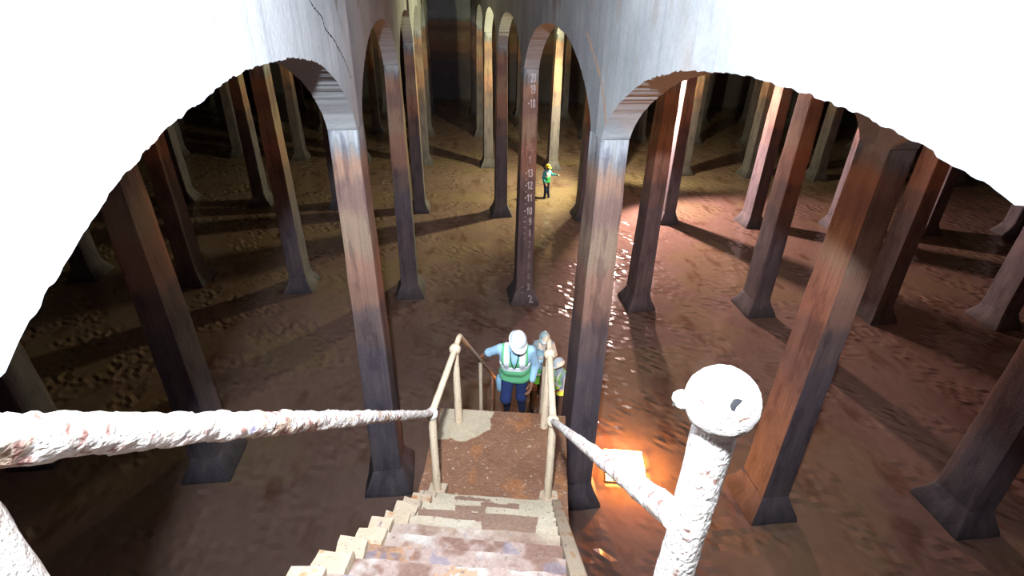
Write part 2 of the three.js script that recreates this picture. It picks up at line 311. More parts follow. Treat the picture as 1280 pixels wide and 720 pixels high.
// ------------------------------------------------------------------ columns
function squareLoft(levels, rough, seedN) {            // levels: [y, half width, half depth]; four faces with their own uv quarter
  const pos = [], uv = [], idx = [], SEG = 4;
  for (let f = 0; f < 4; f++) {
    const o = pos.length / 3;
    for (const [y, hw, hd] of levels) for (let k = 0; k <= SEG; k++) {
      const t = k / SEG * 2 - 1, ch = 0.04;
      let x, z; const s = t * (1 - ch);
      if (f === 0) { x = s * hw; z = hd; } else if (f === 1) { x = hw; z = -s * hd; } else if (f === 2) { x = -s * hw; z = -hd; } else { x = -hw; z = s * hd; }
      const nz = (noise3(x * 5 + 40, y * 2.2, z * 5 + 40, seedN) - 0.5) * rough;
      pos.push(x + Math.sign(x) * nz, y, z + Math.sign(z) * nz); uv.push(f / 4 + (k / SEG) / 4, clamp(y, 0.01, 6.88) / 6.9);
    }
    const W = SEG + 1;
    for (let r = 0; r < levels.length - 1; r++) for (let k = 0; k < SEG; k++) { const i = o + r * W + k; idx.push(i, i + 1, i + W, i + 1, i + W + 1, i + W); }
    // chamfer to the next face
    const nf = ((f + 1) % 4), n0 = nf * levels.length * W;
    for (let r = 0; r < levels.length - 1; r++) { const a = o + r * W + SEG, b = n0 + r * W, c = a + W, d = b + W; if (nf) idx.push(a, b, c, b, d, c); else idx.push(a, b, c, b, d, c); }
    if (f === 3) { const top = (levels.length - 1) * W; const q = [0, 1, 2, 3].map((k) => k * levels.length * W + top); for (let k = 0; k < 4; k++) { idx.push(q[k], q[k] + SEG, q[(k + 1) % 4]); } idx.push(q[0], q[1], q[2], q[0], q[2], q[3]); }
  }
  return geom(pos, uv, idx);
}
const taper = (y) => [lerp(0.262, HALF_W, y / SPRING), lerp(0.37, HALF_D, y / SPRING)];
const shaftLevels = []; for (let y = 0.5; y < SPRING; y += 0.45) shaftLevels.push([y, ...taper(y)]); shaftLevels.push([SPRING, ...taper(SPRING)]);
const baseLevels = [[-0.15, 0.46, 0.56], [0.02, 0.45, 0.55], [0.09, 0.435, 0.535], [0.2, 0.375, 0.48], [0.32, 0.315, 0.42], [0.42, 0.28, 0.388], [0.5, ...taper(0.5)]];
const shafts = [1, 2, 3].map((s) => squareLoft(shaftLevels, 0.022, s)), bases = [1, 2, 3].map((s) => squareLoft(baseLevels, 0.03, s + 5));
const COL = {
  '0,1': 'tall tan square column carrying the left whitewashed arch, left of the stair landing',
  '1,1': 'tall square column with pale and mauve stain bands, right of the stair landing',
  '-1,1': 'dim square column in dark water beyond the left handrail, left of the tan column',
  '2,1': 'dim square column in brown water right of the large white newel ball',
  '-1,2': 'dark square column with lit right edge seen through the left arch',
  '0,2': 'purple brown square column with bright thin right edge, second behind the left whitewashed arch',
  '1,2': 'dark square column with a white depth scale of numbers painted down its face',
  '2,2': 'dark square column in glittering brown water, first behind the banded column right of the stair',
  '3,2': 'dark square column near the right edge, beyond the row of the numbered column',
  '0,3': 'dark column with a thin white lit edge right behind the purple brown column',
  '1,3': 'dark blue column left of the numbered column, shadow running left from its foot',
  '2,3': 'dark column half hidden behind the left side of the banded column right of the stair',
  '3,3': 'dark column with a long shadow running right from its foot, inside the right arch',
  '4,3': 'dim column at the right edge beyond the long shadow streak',
  '-2,3': 'tan lit column foot low in the left arch, behind the dark lit edged column',
  '-1,3': 'dark column hidden mostly behind the near left tan column',
  '-2,4': 'small brown lit column farther back inside the left arch',
  '-1,4': 'slim far column just showing right of the near left tan column',
  '0,4': 'pale tan far column beside the white edged dark column',
  '1,4': 'pale far column with pointed white top, left of the dark blue column',
  '2,4': 'bright orange tan far column between the numbered column and the near right column',
  '3,4': 'far column hidden behind the near right column and the bright lamp',
  '4,4': 'pale tan far column inside the right arch, thin shadow running right from its foot',
  '5,4': 'pale far column inside the right arch, where the thin shadow ends at its foot',
  '0,5': 'dim far column just right of the pale tan far column left of the dark aisle',
  '5,5': 'dim far column close behind the pale tan column inside the right arch',
  '6,5': 'dim far column close behind the pale column near the right edge',
};
camera.updateMatrixWorld(true); camera.aspect = 1280 / 720; camera.updateProjectionMatrix();
const inView = (x, z) => [0, 2, 4, 6.5].some((y) => { const p = new THREE.Vector3(x, y, z).project(camera); return Math.abs(p.x) < 1.06 && Math.abs(p.y) < 1.15 && p.z < 1; });
for (let i = 1; i <= ROWS; i++) for (let j = LINES[0]; j <= LINES[1]; j++) {
  const x = j * SPACE, z = -rowZ(j, i); if (!inView(x, z)) continue;
  const key = `${j},${i}`, k = (j * 5 + i * 7 + 60) % 3;
  const n = Math.abs(j - 1), rowWord = ['front', 'second', 'third', 'fourth', 'fifth', 'sixth'][i - 1], count = ['no', 'one', 'two', 'three', 'four', 'five', 'six', 'seven', 'eight'][n];
  const label = COL[key] ?? (n ? `dim square column in the ${rowWord} row back, ${count} column${n > 1 ? 's' : ''} ${j < 1 ? 'left' : 'right'} of the numbered column's line` : `dim square column in the ${rowWord} row back, straight behind the numbered column`);
  const g = thing('column', label, 'column', [x, 0, z], 0, 'square columns of the tank'); g.userData.kind = 'thing';
  const m = key === '1,2' ? M.columnScale : M.column[k];
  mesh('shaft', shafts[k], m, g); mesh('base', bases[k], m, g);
}

// ------------------------------------------------------------------ staircase (local axes: x across, y up, -z away down the stair)
const AZ = 0.182, SO = [1.66, 0, -3.155], RUN = 0.2, RISE = 0.187, LY = 4.5;
function worn(g, amt, s) {                               // uneven, chipped edges
  const p = g.attributes.position; for (let i = 0; i < p.count; i++) { const x = p.getX(i), y = p.getY(i), z = p.getZ(i); const n = (k) => (noise3(x * 11 + 30, y * 11 + 30, z * 11 + 50, s + k) - 0.5) * amt; p.setXYZ(i, x + n(0), y + n(1), z + n(2)); } g.computeVertexNormals(); return g;
}
function block(x0, x1, y0, y1, z0, z1, nx = 1, ny = 1, nz = 1) { const g = new THREE.BoxGeometry(x1 - x0, y1 - y0, z1 - z0, nx, ny, nz); g.translate((x0 + x1) / 2, (y0 + y1) / 2, (z0 + z1) / 2); return g; }
function planUV(g, f) { const p = g.attributes.position, u = g.attributes.uv; for (let i = 0; i < p.count; i++) u.setXY(i, ...f(p.getX(i), p.getZ(i), p.getY(i))); return g; }
{
  const S = thing('staircase', 'crumbling stained masonry stair going down between the arches to a brown landing', 'staircase', SO, -AZ);
  const V0 = -0.12;                                     // foot of the upper flight (v = -z)
  for (let k = 0; k < 12; k++) {
    const v1 = V0 - RUN * k, v0 = v1 - RUN, y = LY + RISE * (k + 1);
    let g = block(-0.58, 0.565, y - RISE - 0.12, y, -v1, -v0 + 0.03, 22, 3, 3);
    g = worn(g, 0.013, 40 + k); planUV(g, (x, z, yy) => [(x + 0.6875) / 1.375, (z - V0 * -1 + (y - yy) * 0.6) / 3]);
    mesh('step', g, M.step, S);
    let c = block(-0.60, -0.455 + (hash(k, 3, 3, 3) - 0.5) * 0.06, y - 0.03, y + 0.04 + (hash(k, 4, 3, 3) - 0.5) * 0.02, -v1 + 0.0, -v0 - 0.03, 4, 3, 4);
    c = worn(c, 0.03, 80 + k); planUV(c, (x, z, yy) => [x * 2 + yy, z * 2 + yy]); mesh('curb_block', c, M.curb, S);
  }
  { const s = new THREE.Shape(), n = 12; s.moveTo(-V0 - 0.12, LY); s.lineTo(-V0, LY + RISE * 1.04); s.lineTo(-V0 + RUN * n, LY + RISE * n + RISE * 1.04); s.lineTo(-V0 + RUN * n, LY + RISE * n - 0.3); s.lineTo(-V0 + 0.2, LY - 0.05); s.closePath();
    const e = new THREE.ExtrudeGeometry(s, { depth: 0.06, bevelEnabled: true, bevelSize: 0.008, bevelThickness: 0.008, bevelSegments: 1, steps: 1 }); e.rotateY(-Math.PI / 2); e.translate(0.585, 0, 0); planUV(e, (x, z, yy) => [x * 3, z * 1.5]); mesh('stringer', e, M.curb, S); }
  mesh('platform', planUV(block(-0.62, 0.62, 6.3, LY + RISE * 12 - 0.003, 2.46, 6.2, 6, 1, 6), (x, z) => [(x + 0.6875) / 1.375, z / 3]), M.step, S);
  const land = worn(block(-LW / 2, LW / 2, LY - 0.22, LY, -LV1, -LV0, 20, 3, 22), 0.014, 7);
  planUV(land, (x, z) => [(x + LW / 2) / LW, (-z - LV0) / (LV1 - LV0)]); mesh('landing', land, M.landing, S);
  // sloping slabs under the flights and the pier under the landing
  const slab = (v0, y0, v1, y1, hw) => { const s = new THREE.Shape(); s.moveTo(v0, y0); s.lineTo(v1, y1); s.lineTo(v1, y1 - 0.3); s.lineTo(v0, y0 - 0.3); s.closePath(); const g = new THREE.ExtrudeGeometry(s, { depth: hw * 2, bevelEnabled: false }); g.translate(0, 0, -hw); g.rotateY(Math.PI / 2); return g; };
  mesh('flight_slab', slab(V0 + 0.03, LY - 0.06, V0 - RUN * 12, LY + RISE * 12 - 0.2, 0.545), M.concrete, S);
  mesh('flight_slab', slab(LV1 - 0.05, LY - 0.16, LV1 + RUN * 23, LY - RISE * 23 - 0.16, 0.48), M.concrete, S);
  for (let k = 0; k < 23; k++) { const v0 = LV1 - 0.01 + RUN * k, y = LY - RISE * (k + 1); let g = block(-0.5, 0.5, y - RISE - 0.05, y, -v0 - RUN - 0.02, -v0, 10, 2, 2); g = worn(g, 0.014, 140 + k); planUV(g, (x, z) => [(x + 0.67) / LW, (-z * 0.5) % 1]); mesh('lower_step', g, M.landing, S); }
  mesh('pier', block(-0.5, 0.5, -0.2, LY - 0.2, -0.8, 0.1), M.concrete, S);
}

// ------------------------------------------------------------------ iron handrails
function sweep(pts, radii, rough, s, caps = true, seg = 14, per = 0.03) {   // crusted pipe along a smooth or straight path
  const path = new THREE.CurvePath(); for (let i = 0; i < pts.length - 1; i++) path.add(new THREE.LineCurve3(new THREE.Vector3(...pts[i]), new THREE.Vector3(...pts[i + 1])));
  const L = path.getLength(), n = Math.max(3, Math.round(L / per)), pos = [], uv = [], idx = [], up = new THREE.Vector3(0.31, 0.2, 0.93).normalize();
  for (let i = 0; i <= n; i++) {
    const t = i / n, c = path.getPointAt(t), d = path.getPointAt(Math.min(1, t + 0.03)).sub(path.getPointAt(Math.max(0, t - 0.03))).normalize();
    const a = up.clone().addScaledVector(d, -up.dot(d)).normalize(), b = d.clone().cross(a), f = t * (radii.length - 1), k = Math.min(radii.length - 2, Math.floor(f)), r0 = lerp(radii[k], radii[k + 1], f - k);
    for (let q = 0; q <= seg; q++) {
      const w = q / seg * Math.PI * 2, cw = Math.cos(w), sw = Math.sin(w);
      const r = r0 * (1 + rough * ((noise3(cw * 1.6 + 20, sw * 1.6 + 20, t * L * 16, s) - 0.5) * 1.3 + (noise3(cw * 3 + 20, sw * 3 + 20, t * L * 60, s + 9) - 0.5) * 0.9));
      pos.push(c.x + (a.x * cw + b.x * sw) * r, c.y + (a.y * cw + b.y * sw) * r, c.z + (a.z * cw + b.z * sw) * r); uv.push(q / seg, t * L / 1.2);
    }
  }
  for (let i = 0; i < n; i++) for (let q = 0; q < seg; q++) { const o = i * (seg + 1) + q; idx.push(o, o + 1, o + seg + 1, o + 1, o + seg + 2, o + seg + 1); }
  if (caps) for (const i of [0, n]) { const c = pos.length / 3, p = path.getPointAt(i / n); pos.push(p.x, p.y, p.z); uv.push(0.5, 0.5); for (let q = 0; q < seg; q++) { const o = i * (seg + 1) + q; i ? idx.push(c, o, o + 1) : idx.push(c, o + 1, o); } }
  return geom(pos, uv, idx);
}
function ball(c, r, rough, s, dents = [], seg = 40) {
  const g = new THREE.SphereGeometry(r, seg, Math.round(seg * 0.7)), p = g.attributes.position, v = new THREE.Vector3();
  for (let i = 0; i < p.count; i++) {
    v.fromBufferAttribute(p, i).normalize(); let k = 1 + rough * (noise3(v.x * 4 + 9, v.y * 4 + 9, v.z * 4 + 9, s) - 0.5) + rough * 0.5 * (noise3(v.x * 11 + 9, v.y * 11 + 9, v.z * 11 + 9, s + 3) - 0.5);
    for (const [dx, dy, dz, w, dep] of dents) { const a = v.distanceTo(new THREE.Vector3(dx, dy, dz).normalize()); if (a < w) k -= dep * step(w, w * 0.45, a); }
    v.multiplyScalar(r * k); p.setXYZ(i, v.x + c[0], v.y + c[1], v.z + c[2]);
  }
  g.computeVertexNormals(); return g;
}
const railPoint = (v, side) => [side * 0.45, LY + 0.92 - RISE / RUN * Math.max(0, v - 1.18), -v];
for (const side of [-1, 1]) {
  const R = thing('handrail', side > 0 ? 'right iron handrail with a big white crusted ball newel, running down past the landing' : 'left iron handrail, thick white lime crust near the viewer, running down past the landing', 'railing', SO, -AZ);
  const top = side > 0 ? [0.633, 7.815, 2.45] : [-0.62, 7.98, 2.62], foot = [top[0], LY + RISE * 12 - 0.1, top[2]];
  mesh('post', sweep([foot, [top[0], top[1], top[2]]], [0.042, 0.038, 0.037], 0.12, 600 + side), M.ironWhite, R).userData.label = 'thick white crusted newel post';
  // the direction from the ball toward the viewer carries the chipped pit
  const b = mesh('ball_knob', ball(top, 0.061, 0.05, 610 + side, [], 48), M.ironWhite, R); b.userData.label = 'white lime crusted ball finial';
  if (side > 0) {
    const cam = new THREE.Vector3(0.3188, 8.4, 3.1493).sub(new THREE.Vector3(...top)).normalize(), right = new THREE.Vector3(0, 1, 0).cross(cam).normalize(), up = cam.clone().cross(right);
    const on = (x, y, k = 1) => new THREE.Vector3(...top).addScaledVector(right, x * 0.061).addScaledVector(up, y * 0.061).addScaledVector(cam, Math.sqrt(Math.max(0, 1 - x * x - y * y)) * 0.061 * k);
    const tri = (pts, depth) => {                        // a chipped pit: its dark iron shows
      const c = pts.reduce((a, p) => a.add(p), new THREE.Vector3()).multiplyScalar(1 / pts.length), pos = [], uv = [], idx = [];
      for (const p of pts) { pos.push(p.x, p.y, p.z); uv.push(0, 0); } const d = c.clone().addScaledVector(cam, depth); pos.push(d.x, d.y, d.z); uv.push(0, 0);
      for (let i = 0; i < pts.length; i++) idx.push(i, (i + 1) % pts.length, pts.length); return geom(pos, uv, idx);
    };
    const pit = mesh('chip', tri([[0.20, -0.02], [0.24, 0.15], [0.34, 0.2], [0.46, 0.2], [0.42, 0.1], [0.37, 0.02], [0.34, -0.14], [0.25, -0.12]].map(([x, y]) => on(x, y, 1.03)), 0.001), M.black, b); pit.userData.label = 'dark chipped pit in the white crust';
    mesh('chip', tri([[0.50, -0.32], [0.58, -0.24], [0.70, -0.16], [0.74, -0.18], [0.62, -0.27], [0.52, -0.36]].map(([x, y]) => on(x, y, 1.03)), 0.001), M.ironRust, b);
    mesh('stub', ball(on(-0.98, -0.28).toArray(), 0.017, 0.5, 640, [], 16), M.ironWhite, b);
  }
  const knob = [side * 0.485, LY + 0.965, 0], far = [side * 0.455, LY + 0.92, -0.95], at = side > 0 ? [0.616, 7.49, 2.42] : [-0.612, 7.78, 2.62];
  mesh('rail', sweep([knob, at], side > 0 ? [0.024, 0.027, 0.031] : [0.026, 0.032, 0.04, 0.046], side > 0 ? 0.16 : 0.26, 620 + side, true, 18, 0.014), M.ironMid, R).userData.label = 'upper rail with white, rusty and violet crust';
  mesh('post', sweep([[side * 0.485, LY - 0.02, 0], knob], [0.036, 0.033, 0.032], 0.1, 630 + side), M.ironCream, R);
  mesh('plinth', worn(block(side * 0.485 - 0.075, side * 0.485 + 0.075, LY - 0.03, LY + 0.09, -0.06, 0.09, 5, 4, 5), 0.05, 300 + side), M.curb, R).userData.label = 'crumbled plaster lump at the foot of the post';
  mesh('ball_knob', ball(knob, 0.052, 0.1, 650 + side, [], 24), side > 0 ? M.ironCream : M.ironMid, R);
  mesh('rail', sweep([knob, far], [0.03, 0.028], 0.1, 660 + side), M.ironCream, R);
  mesh('post', sweep([[far[0] + side * -0.01, LY - 0.02, far[2]], far], [0.042, 0.036, 0.032], 0.1, 670 + side), M.ironCream, R);
  mesh('ball_knob', ball(far, 0.056, 0.08, 680 + side, [], 24), M.ironCream, R);
  const low = [far, railPoint(1.14, side), railPoint(1.2, side)]; for (let v = 1.4; v <= 5.6; v += 0.3) low.push(railPoint(v, side));
  mesh('rail', sweep(low, [0.027, 0.026, 0.025], 0.1, 690 + side, true, 12, 0.05), M.ironCream, R);
  for (const v of [2.8, 4.4]) { const p = railPoint(v, side), k = Math.floor((v - LV1) / RUN); mesh('post', sweep([[p[0], LY - RISE * (k + 1) - 0.05, p[2]], p], [0.026, 0.026], 0.1, 700 + side + v), v < 3 ? M.ironCream : M.ironRust, R); mesh('ball_knob', ball(p, 0.036, 0.1, 710, [], 16), M.ironRust, R); }
}

// ------------------------------------------------------------------ lamps
function emissive(c, k) { return STD({ color: 0x111111, emissive: c, emissiveIntensity: k, roughness: 0.4 }); }
{
  // LED panel hung from the vault beside the viewer: it lights the near arches, the rails and the stair
  const L = LIGHT.work, p = new THREE.Vector3(...L.pos), aim = new THREE.Vector3(...L.aim);
  const g = thing('work_light', 'small LED panel hung from the vault above the stairhead', 'lamp', L.pos);
  g.lookAt(aim);                                         // +z of the group looks along the beam
  mesh('housing', block(-L.w / 2 - 0.02, L.w / 2 + 0.02, -L.h / 2 - 0.02, L.h / 2 + 0.02, -0.05, 0), M.black, g);
  mesh('diffuser', block(-L.w / 2, L.w / 2, -L.h / 2, L.h / 2, 0, 0.006), emissive(L.color, 3), g);
  const a = new THREE.SpotLight(L.color, L.intensity, 0, 1.18, 0.8); a.name = 'work_light_beam'; a.position.copy(p).addScaledVector(aim.clone().sub(p).normalize(), 0.03); a.target.position.copy(aim); a.castShadow = true; a.shadow.radius = 5; scene.add(a, a.target); a.target.name = 'work_light_aim';
  const up = new THREE.Vector3(0, 1, 0).applyQuaternion(g.quaternion.clone().invert());
  mesh('cable', new THREE.TubeGeometry(new THREE.LineCurve3(new THREE.Vector3(0, 0, -0.03), up.clone().multiplyScalar(0.52)), 2, 0.008, 8), M.black, g);
}
{
  const L = LIGHT.tripod, g = thing('tripod_lamp', 'tall tripod with three glowing flood heads standing in water behind the near right column', 'lamp', [L.pos[0], 0, L.pos[2]]);
  const h = L.pos[1];
  mesh('pole', new THREE.CylinderGeometry(0.025, 0.03, h - 0.1, 12).translate(0, (h - 0.1) / 2 + 0.1, 0), M.steel, g);
  for (let k = 0; k < 3; k++) { const a = k * 2.094; mesh('leg', new THREE.TubeGeometry(new THREE.LineCurve3(new THREE.Vector3(0, 1.2, 0), new THREE.Vector3(Math.cos(a) * 0.8, -0.1, Math.sin(a) * 0.8)), 2, 0.018, 8), M.steel, g); }
  L.heads.forEach(([az, half, color, cd]) => {
    const d = new THREE.Vector3(Math.sin(az * Math.PI / 180), -0.2, Math.cos(az * Math.PI / 180)).normalize(), c = d.clone().multiplyScalar(0.16).add(new THREE.Vector3(0, h, 0));
    const H = new THREE.Group(); H.name = 'lamp_head'; H.position.copy(c); g.add(H); H.lookAt(c.clone().add(d).add(g.position));
    mesh('housing', block(-0.2, 0.2, -0.15, 0.15, -0.1, 0), M.black, H); mesh('lens', block(-0.18, 0.18, -0.13, 0.13, 0, 0.01), emissive(color, 30), H);
    const a = new THREE.SpotLight(color, cd, 0, half * Math.PI / 180, 0.25); a.position.copy(c).addScaledVector(d, 0.22).add(g.position); a.target.position.copy(a.position).add(d); a.castShadow = true; a.shadow.radius = 10; a.name = 'tripod_lamp_beam'; a.target.name = 'tripod_lamp_aim'; scene.add(a, a.target);
  });
}
{
  const L = LIGHT.flood, g = thing('glow_panel', 'added orange glowing panel lying in the water under the right handrail', 'lamp', [L.pos[0], 0, L.pos[2]], -0.2);  // panel added to stand in for an orange reflection and its halo
  mesh('housing', block(-0.41, 0.41, -0.14, 0.03, -0.4, 0.4), M.black, g);
  mesh('lens', worn(block(-0.385, 0.385, 0.03, 0.13, -0.37, 0.37, 6, 2, 6), 0.01, 9), emissive(L.color, 60), g);
  for (const s of [-1, 1]) mesh('bracket', block(s * 0.43 - 0.012, s * 0.43 + 0.012, -0.14, 0.08, -0.05, 0.05), M.steel, g);
  const a = new THREE.PointLight(L.color, L.intensity); a.position.set(L.pos[0], L.pos[1], L.pos[2]); a.castShadow = true; a.shadow.radius = 4; a.name = 'glow_panel_light'; scene.add(a);  // added light that tints the water round the panel
}

// ------------------------------------------------------------------ people
// fields: negative inside; meshed by surface nets
const sub = (a, b) => [a[0] - b[0], a[1] - b[1], a[2] - b[2]], add = (a, b, k = 1) => [a[0] + b[0] * k, a[1] + b[1] * k, a[2] + b[2] * k], dot = (a, b) => a[0] * b[0] + a[1] * b[1] + a[2] * b[2], len = (a) => Math.hypot(...a), unit = (a) => { const l = len(a) || 1; return a.map((v) => v / l); }, crs = (a, b) => [a[1] * b[2] - a[2] * b[1], a[2] * b[0] - a[0] * b[2], a[0] * b[1] - a[1] * b[0]];
const capsule = (a, b, ra, rb = ra) => { const d = sub(b, a), dd = dot(d, d) || 1e-9; return (x, y, z) => { const px = x - a[0], py = y - a[1], pz = z - a[2], t = clamp((px * d[0] + py * d[1] + pz * d[2]) / dd), qx = px - d[0] * t, qy = py - d[1] * t, qz = pz - d[2] * t; return Math.sqrt(qx * qx + qy * qy + qz * qz) - (ra + (rb - ra) * t); }; };
const ellipsoid = (F, c, r) => (x, y, z) => { const p = F(x, y, z), qx = (p[0] - c[0]) / r[0], qy = (p[1] - c[1]) / r[1], qz = (p[2] - c[2]) / r[2], l = Math.sqrt(qx * qx + qy * qy + qz * qz); return (l - 1) * Math.min(...r); };
const union = (list, k) => (x, y, z) => { let d = 1e9; for (const f of list) { const e = f(x, y, z), h = Math.max(k - Math.abs(d - e), 0) / k; d = Math.min(d, e) - h * h * k * 0.25; } return d; };
function surface(f, lo, hi, cell) {
  const n = [0, 1, 2].map((i) => Math.ceil((hi[i] - lo[i]) / cell) + 1), [nx, ny, nz] = n, v = new Float32Array(nx * ny * nz), at = (i, j, k) => (k * ny + j) * nx + i;
  for (let k = 0; k < nz; k++) for (let j = 0; j < ny; j++) for (let i = 0; i < nx; i++) v[at(i, j, k)] = f(lo[0] + i * cell, lo[1] + j * cell, lo[2] + k * cell);
  const id = new Int32Array(nx * ny * nz).fill(-1), pos = [], idx = [];
  for (let k = 0; k < nz - 1; k++) for (let j = 0; j < ny - 1; j++) for (let i = 0; i < nx - 1; i++) {
    let sx = 0, sy = 0, sz = 0, c = 0;
    const edge = (a, b, ax, ay, az, bx, by, bz) => { const p = v[a], q = v[b]; if (p < 0 !== q < 0) { const t = p / (p - q); sx += ax + (bx - ax) * t; sy += ay + (by - ay) * t; sz += az + (bz - az) * t; c++; } };
    for (let a = 0; a < 2; a++) for (let b = 0; b < 2; b++) { edge(at(i, j + a, k + b), at(i + 1, j + a, k + b), 0, a, b, 1, a, b); edge(at(i + a, j, k + b), at(i + a, j + 1, k + b), a, 0, b, a, 1, b); edge(at(i + a, j + b, k), at(i + a, j + b, k + 1), a, b, 0, a, b, 1); }
    if (c) { id[at(i, j, k)] = pos.length / 3; pos.push(lo[0] + (i + sx / c) * cell, lo[1] + (j + sy / c) * cell, lo[2] + (k + sz / c) * cell); }
  }
  const quad = (a, b, c, d, flip) => { if (Math.min(a, b, c, d) < 0) return; flip ? idx.push(a, c, b, a, d, c) : idx.push(a, b, c, a, c, d); };
  for (let k = 1; k < nz - 1; k++) for (let j = 1; j < ny - 1; j++) for (let i = 1; i < nx - 1; i++) {
    const p = v[at(i, j, k)] < 0;
    if (p !== v[at(i + 1, j, k)] < 0) quad(id[at(i, j - 1, k - 1)], id[at(i, j, k - 1)], id[at(i, j, k)], id[at(i, j - 1, k)], !p);
    if (p !== v[at(i, j + 1, k)] < 0) quad(id[at(i - 1, j, k - 1)], id[at(i - 1, j, k)], id[at(i, j, k)], id[at(i, j, k - 1)], !p);
    if (p !== v[at(i, j, k + 1)] < 0) quad(id[at(i - 1, j - 1, k)], id[at(i, j - 1, k)], id[at(i, j, k)], id[at(i - 1, j, k)], !p);
  }
  const uv = []; for (let i = 0; i < pos.length; i += 3) uv.push(pos[i] * 4 + pos[i + 2] * 2, pos[i + 1] * 4);
  return geom(pos, uv, idx);
}
function handField(wrist, dir, palm, curl, left) {      // a palm, four unequal bent fingers and a thumb from its side
  const d = unit(dir), nrm = unit(sub(palm, d.map((v) => v * dot(palm, d)))), s = crs(d, nrm).map((v) => v * (left ? 1 : -1)), f = [];
  const go = (p, k, a, b = 0) => add(add(add(p, d, k), s, a), nrm, b);
  for (let i = 0; i < 4; i++) {
    const off = [0.033, 0.011, -0.011, -0.032][i], Lf = [0.042, 0.047, 0.043, 0.034][i], root = go(wrist, 0.015, off * 0.7), kn = go(wrist, [0.088, 0.092, 0.088, 0.08][i], off);
    f.push(capsule(root, kn, 0.013, 0.0115));
    let p = kn, ang = curl * 0.55; for (let q = 0; q < 3; q++) { const l = Lf * [1, 0.65, 0.5][q], e = add(add(p, d, Math.cos(ang) * l), nrm, Math.sin(ang) * l); f.push(capsule(p, e, 0.0092 - q * 0.0008, 0.0086 - q * 0.0008)); p = e; ang += curl * [0.75, 0.6, 0.4][q]; }
  }
  const t0 = go(wrist, 0.025, 0.03, 0.004), t1 = go(wrist, 0.06, 0.058, 0.018), t2 = go(wrist, 0.088, 0.062, 0.03), t3 = go(wrist, 0.108, 0.058, 0.036);
  f.push(capsule(t0, t1, 0.014, 0.011), capsule(t1, t2, 0.0105, 0.0095), capsule(t2, t3, 0.0095, 0.0085)); f.push(capsule(add(wrist, d, -0.05), go(wrist, 0.02, 0), 0.024, 0.022));
  return union(f, 0.008);
}
const SKIN = plain(0x8a5a42, 0.6), HAIR = plain(0x17120f, 0.9), EYE = plain(0x1c1614, 0.3), REFLECT = plain(0xf6f9fb, 0.4);
const fabricBump = bumpAt(3, 3);
const cloth = (hex) => STD({ color: hex, roughness: 0.9, bumpMap: fabricBump, bumpScale: 0.006 });
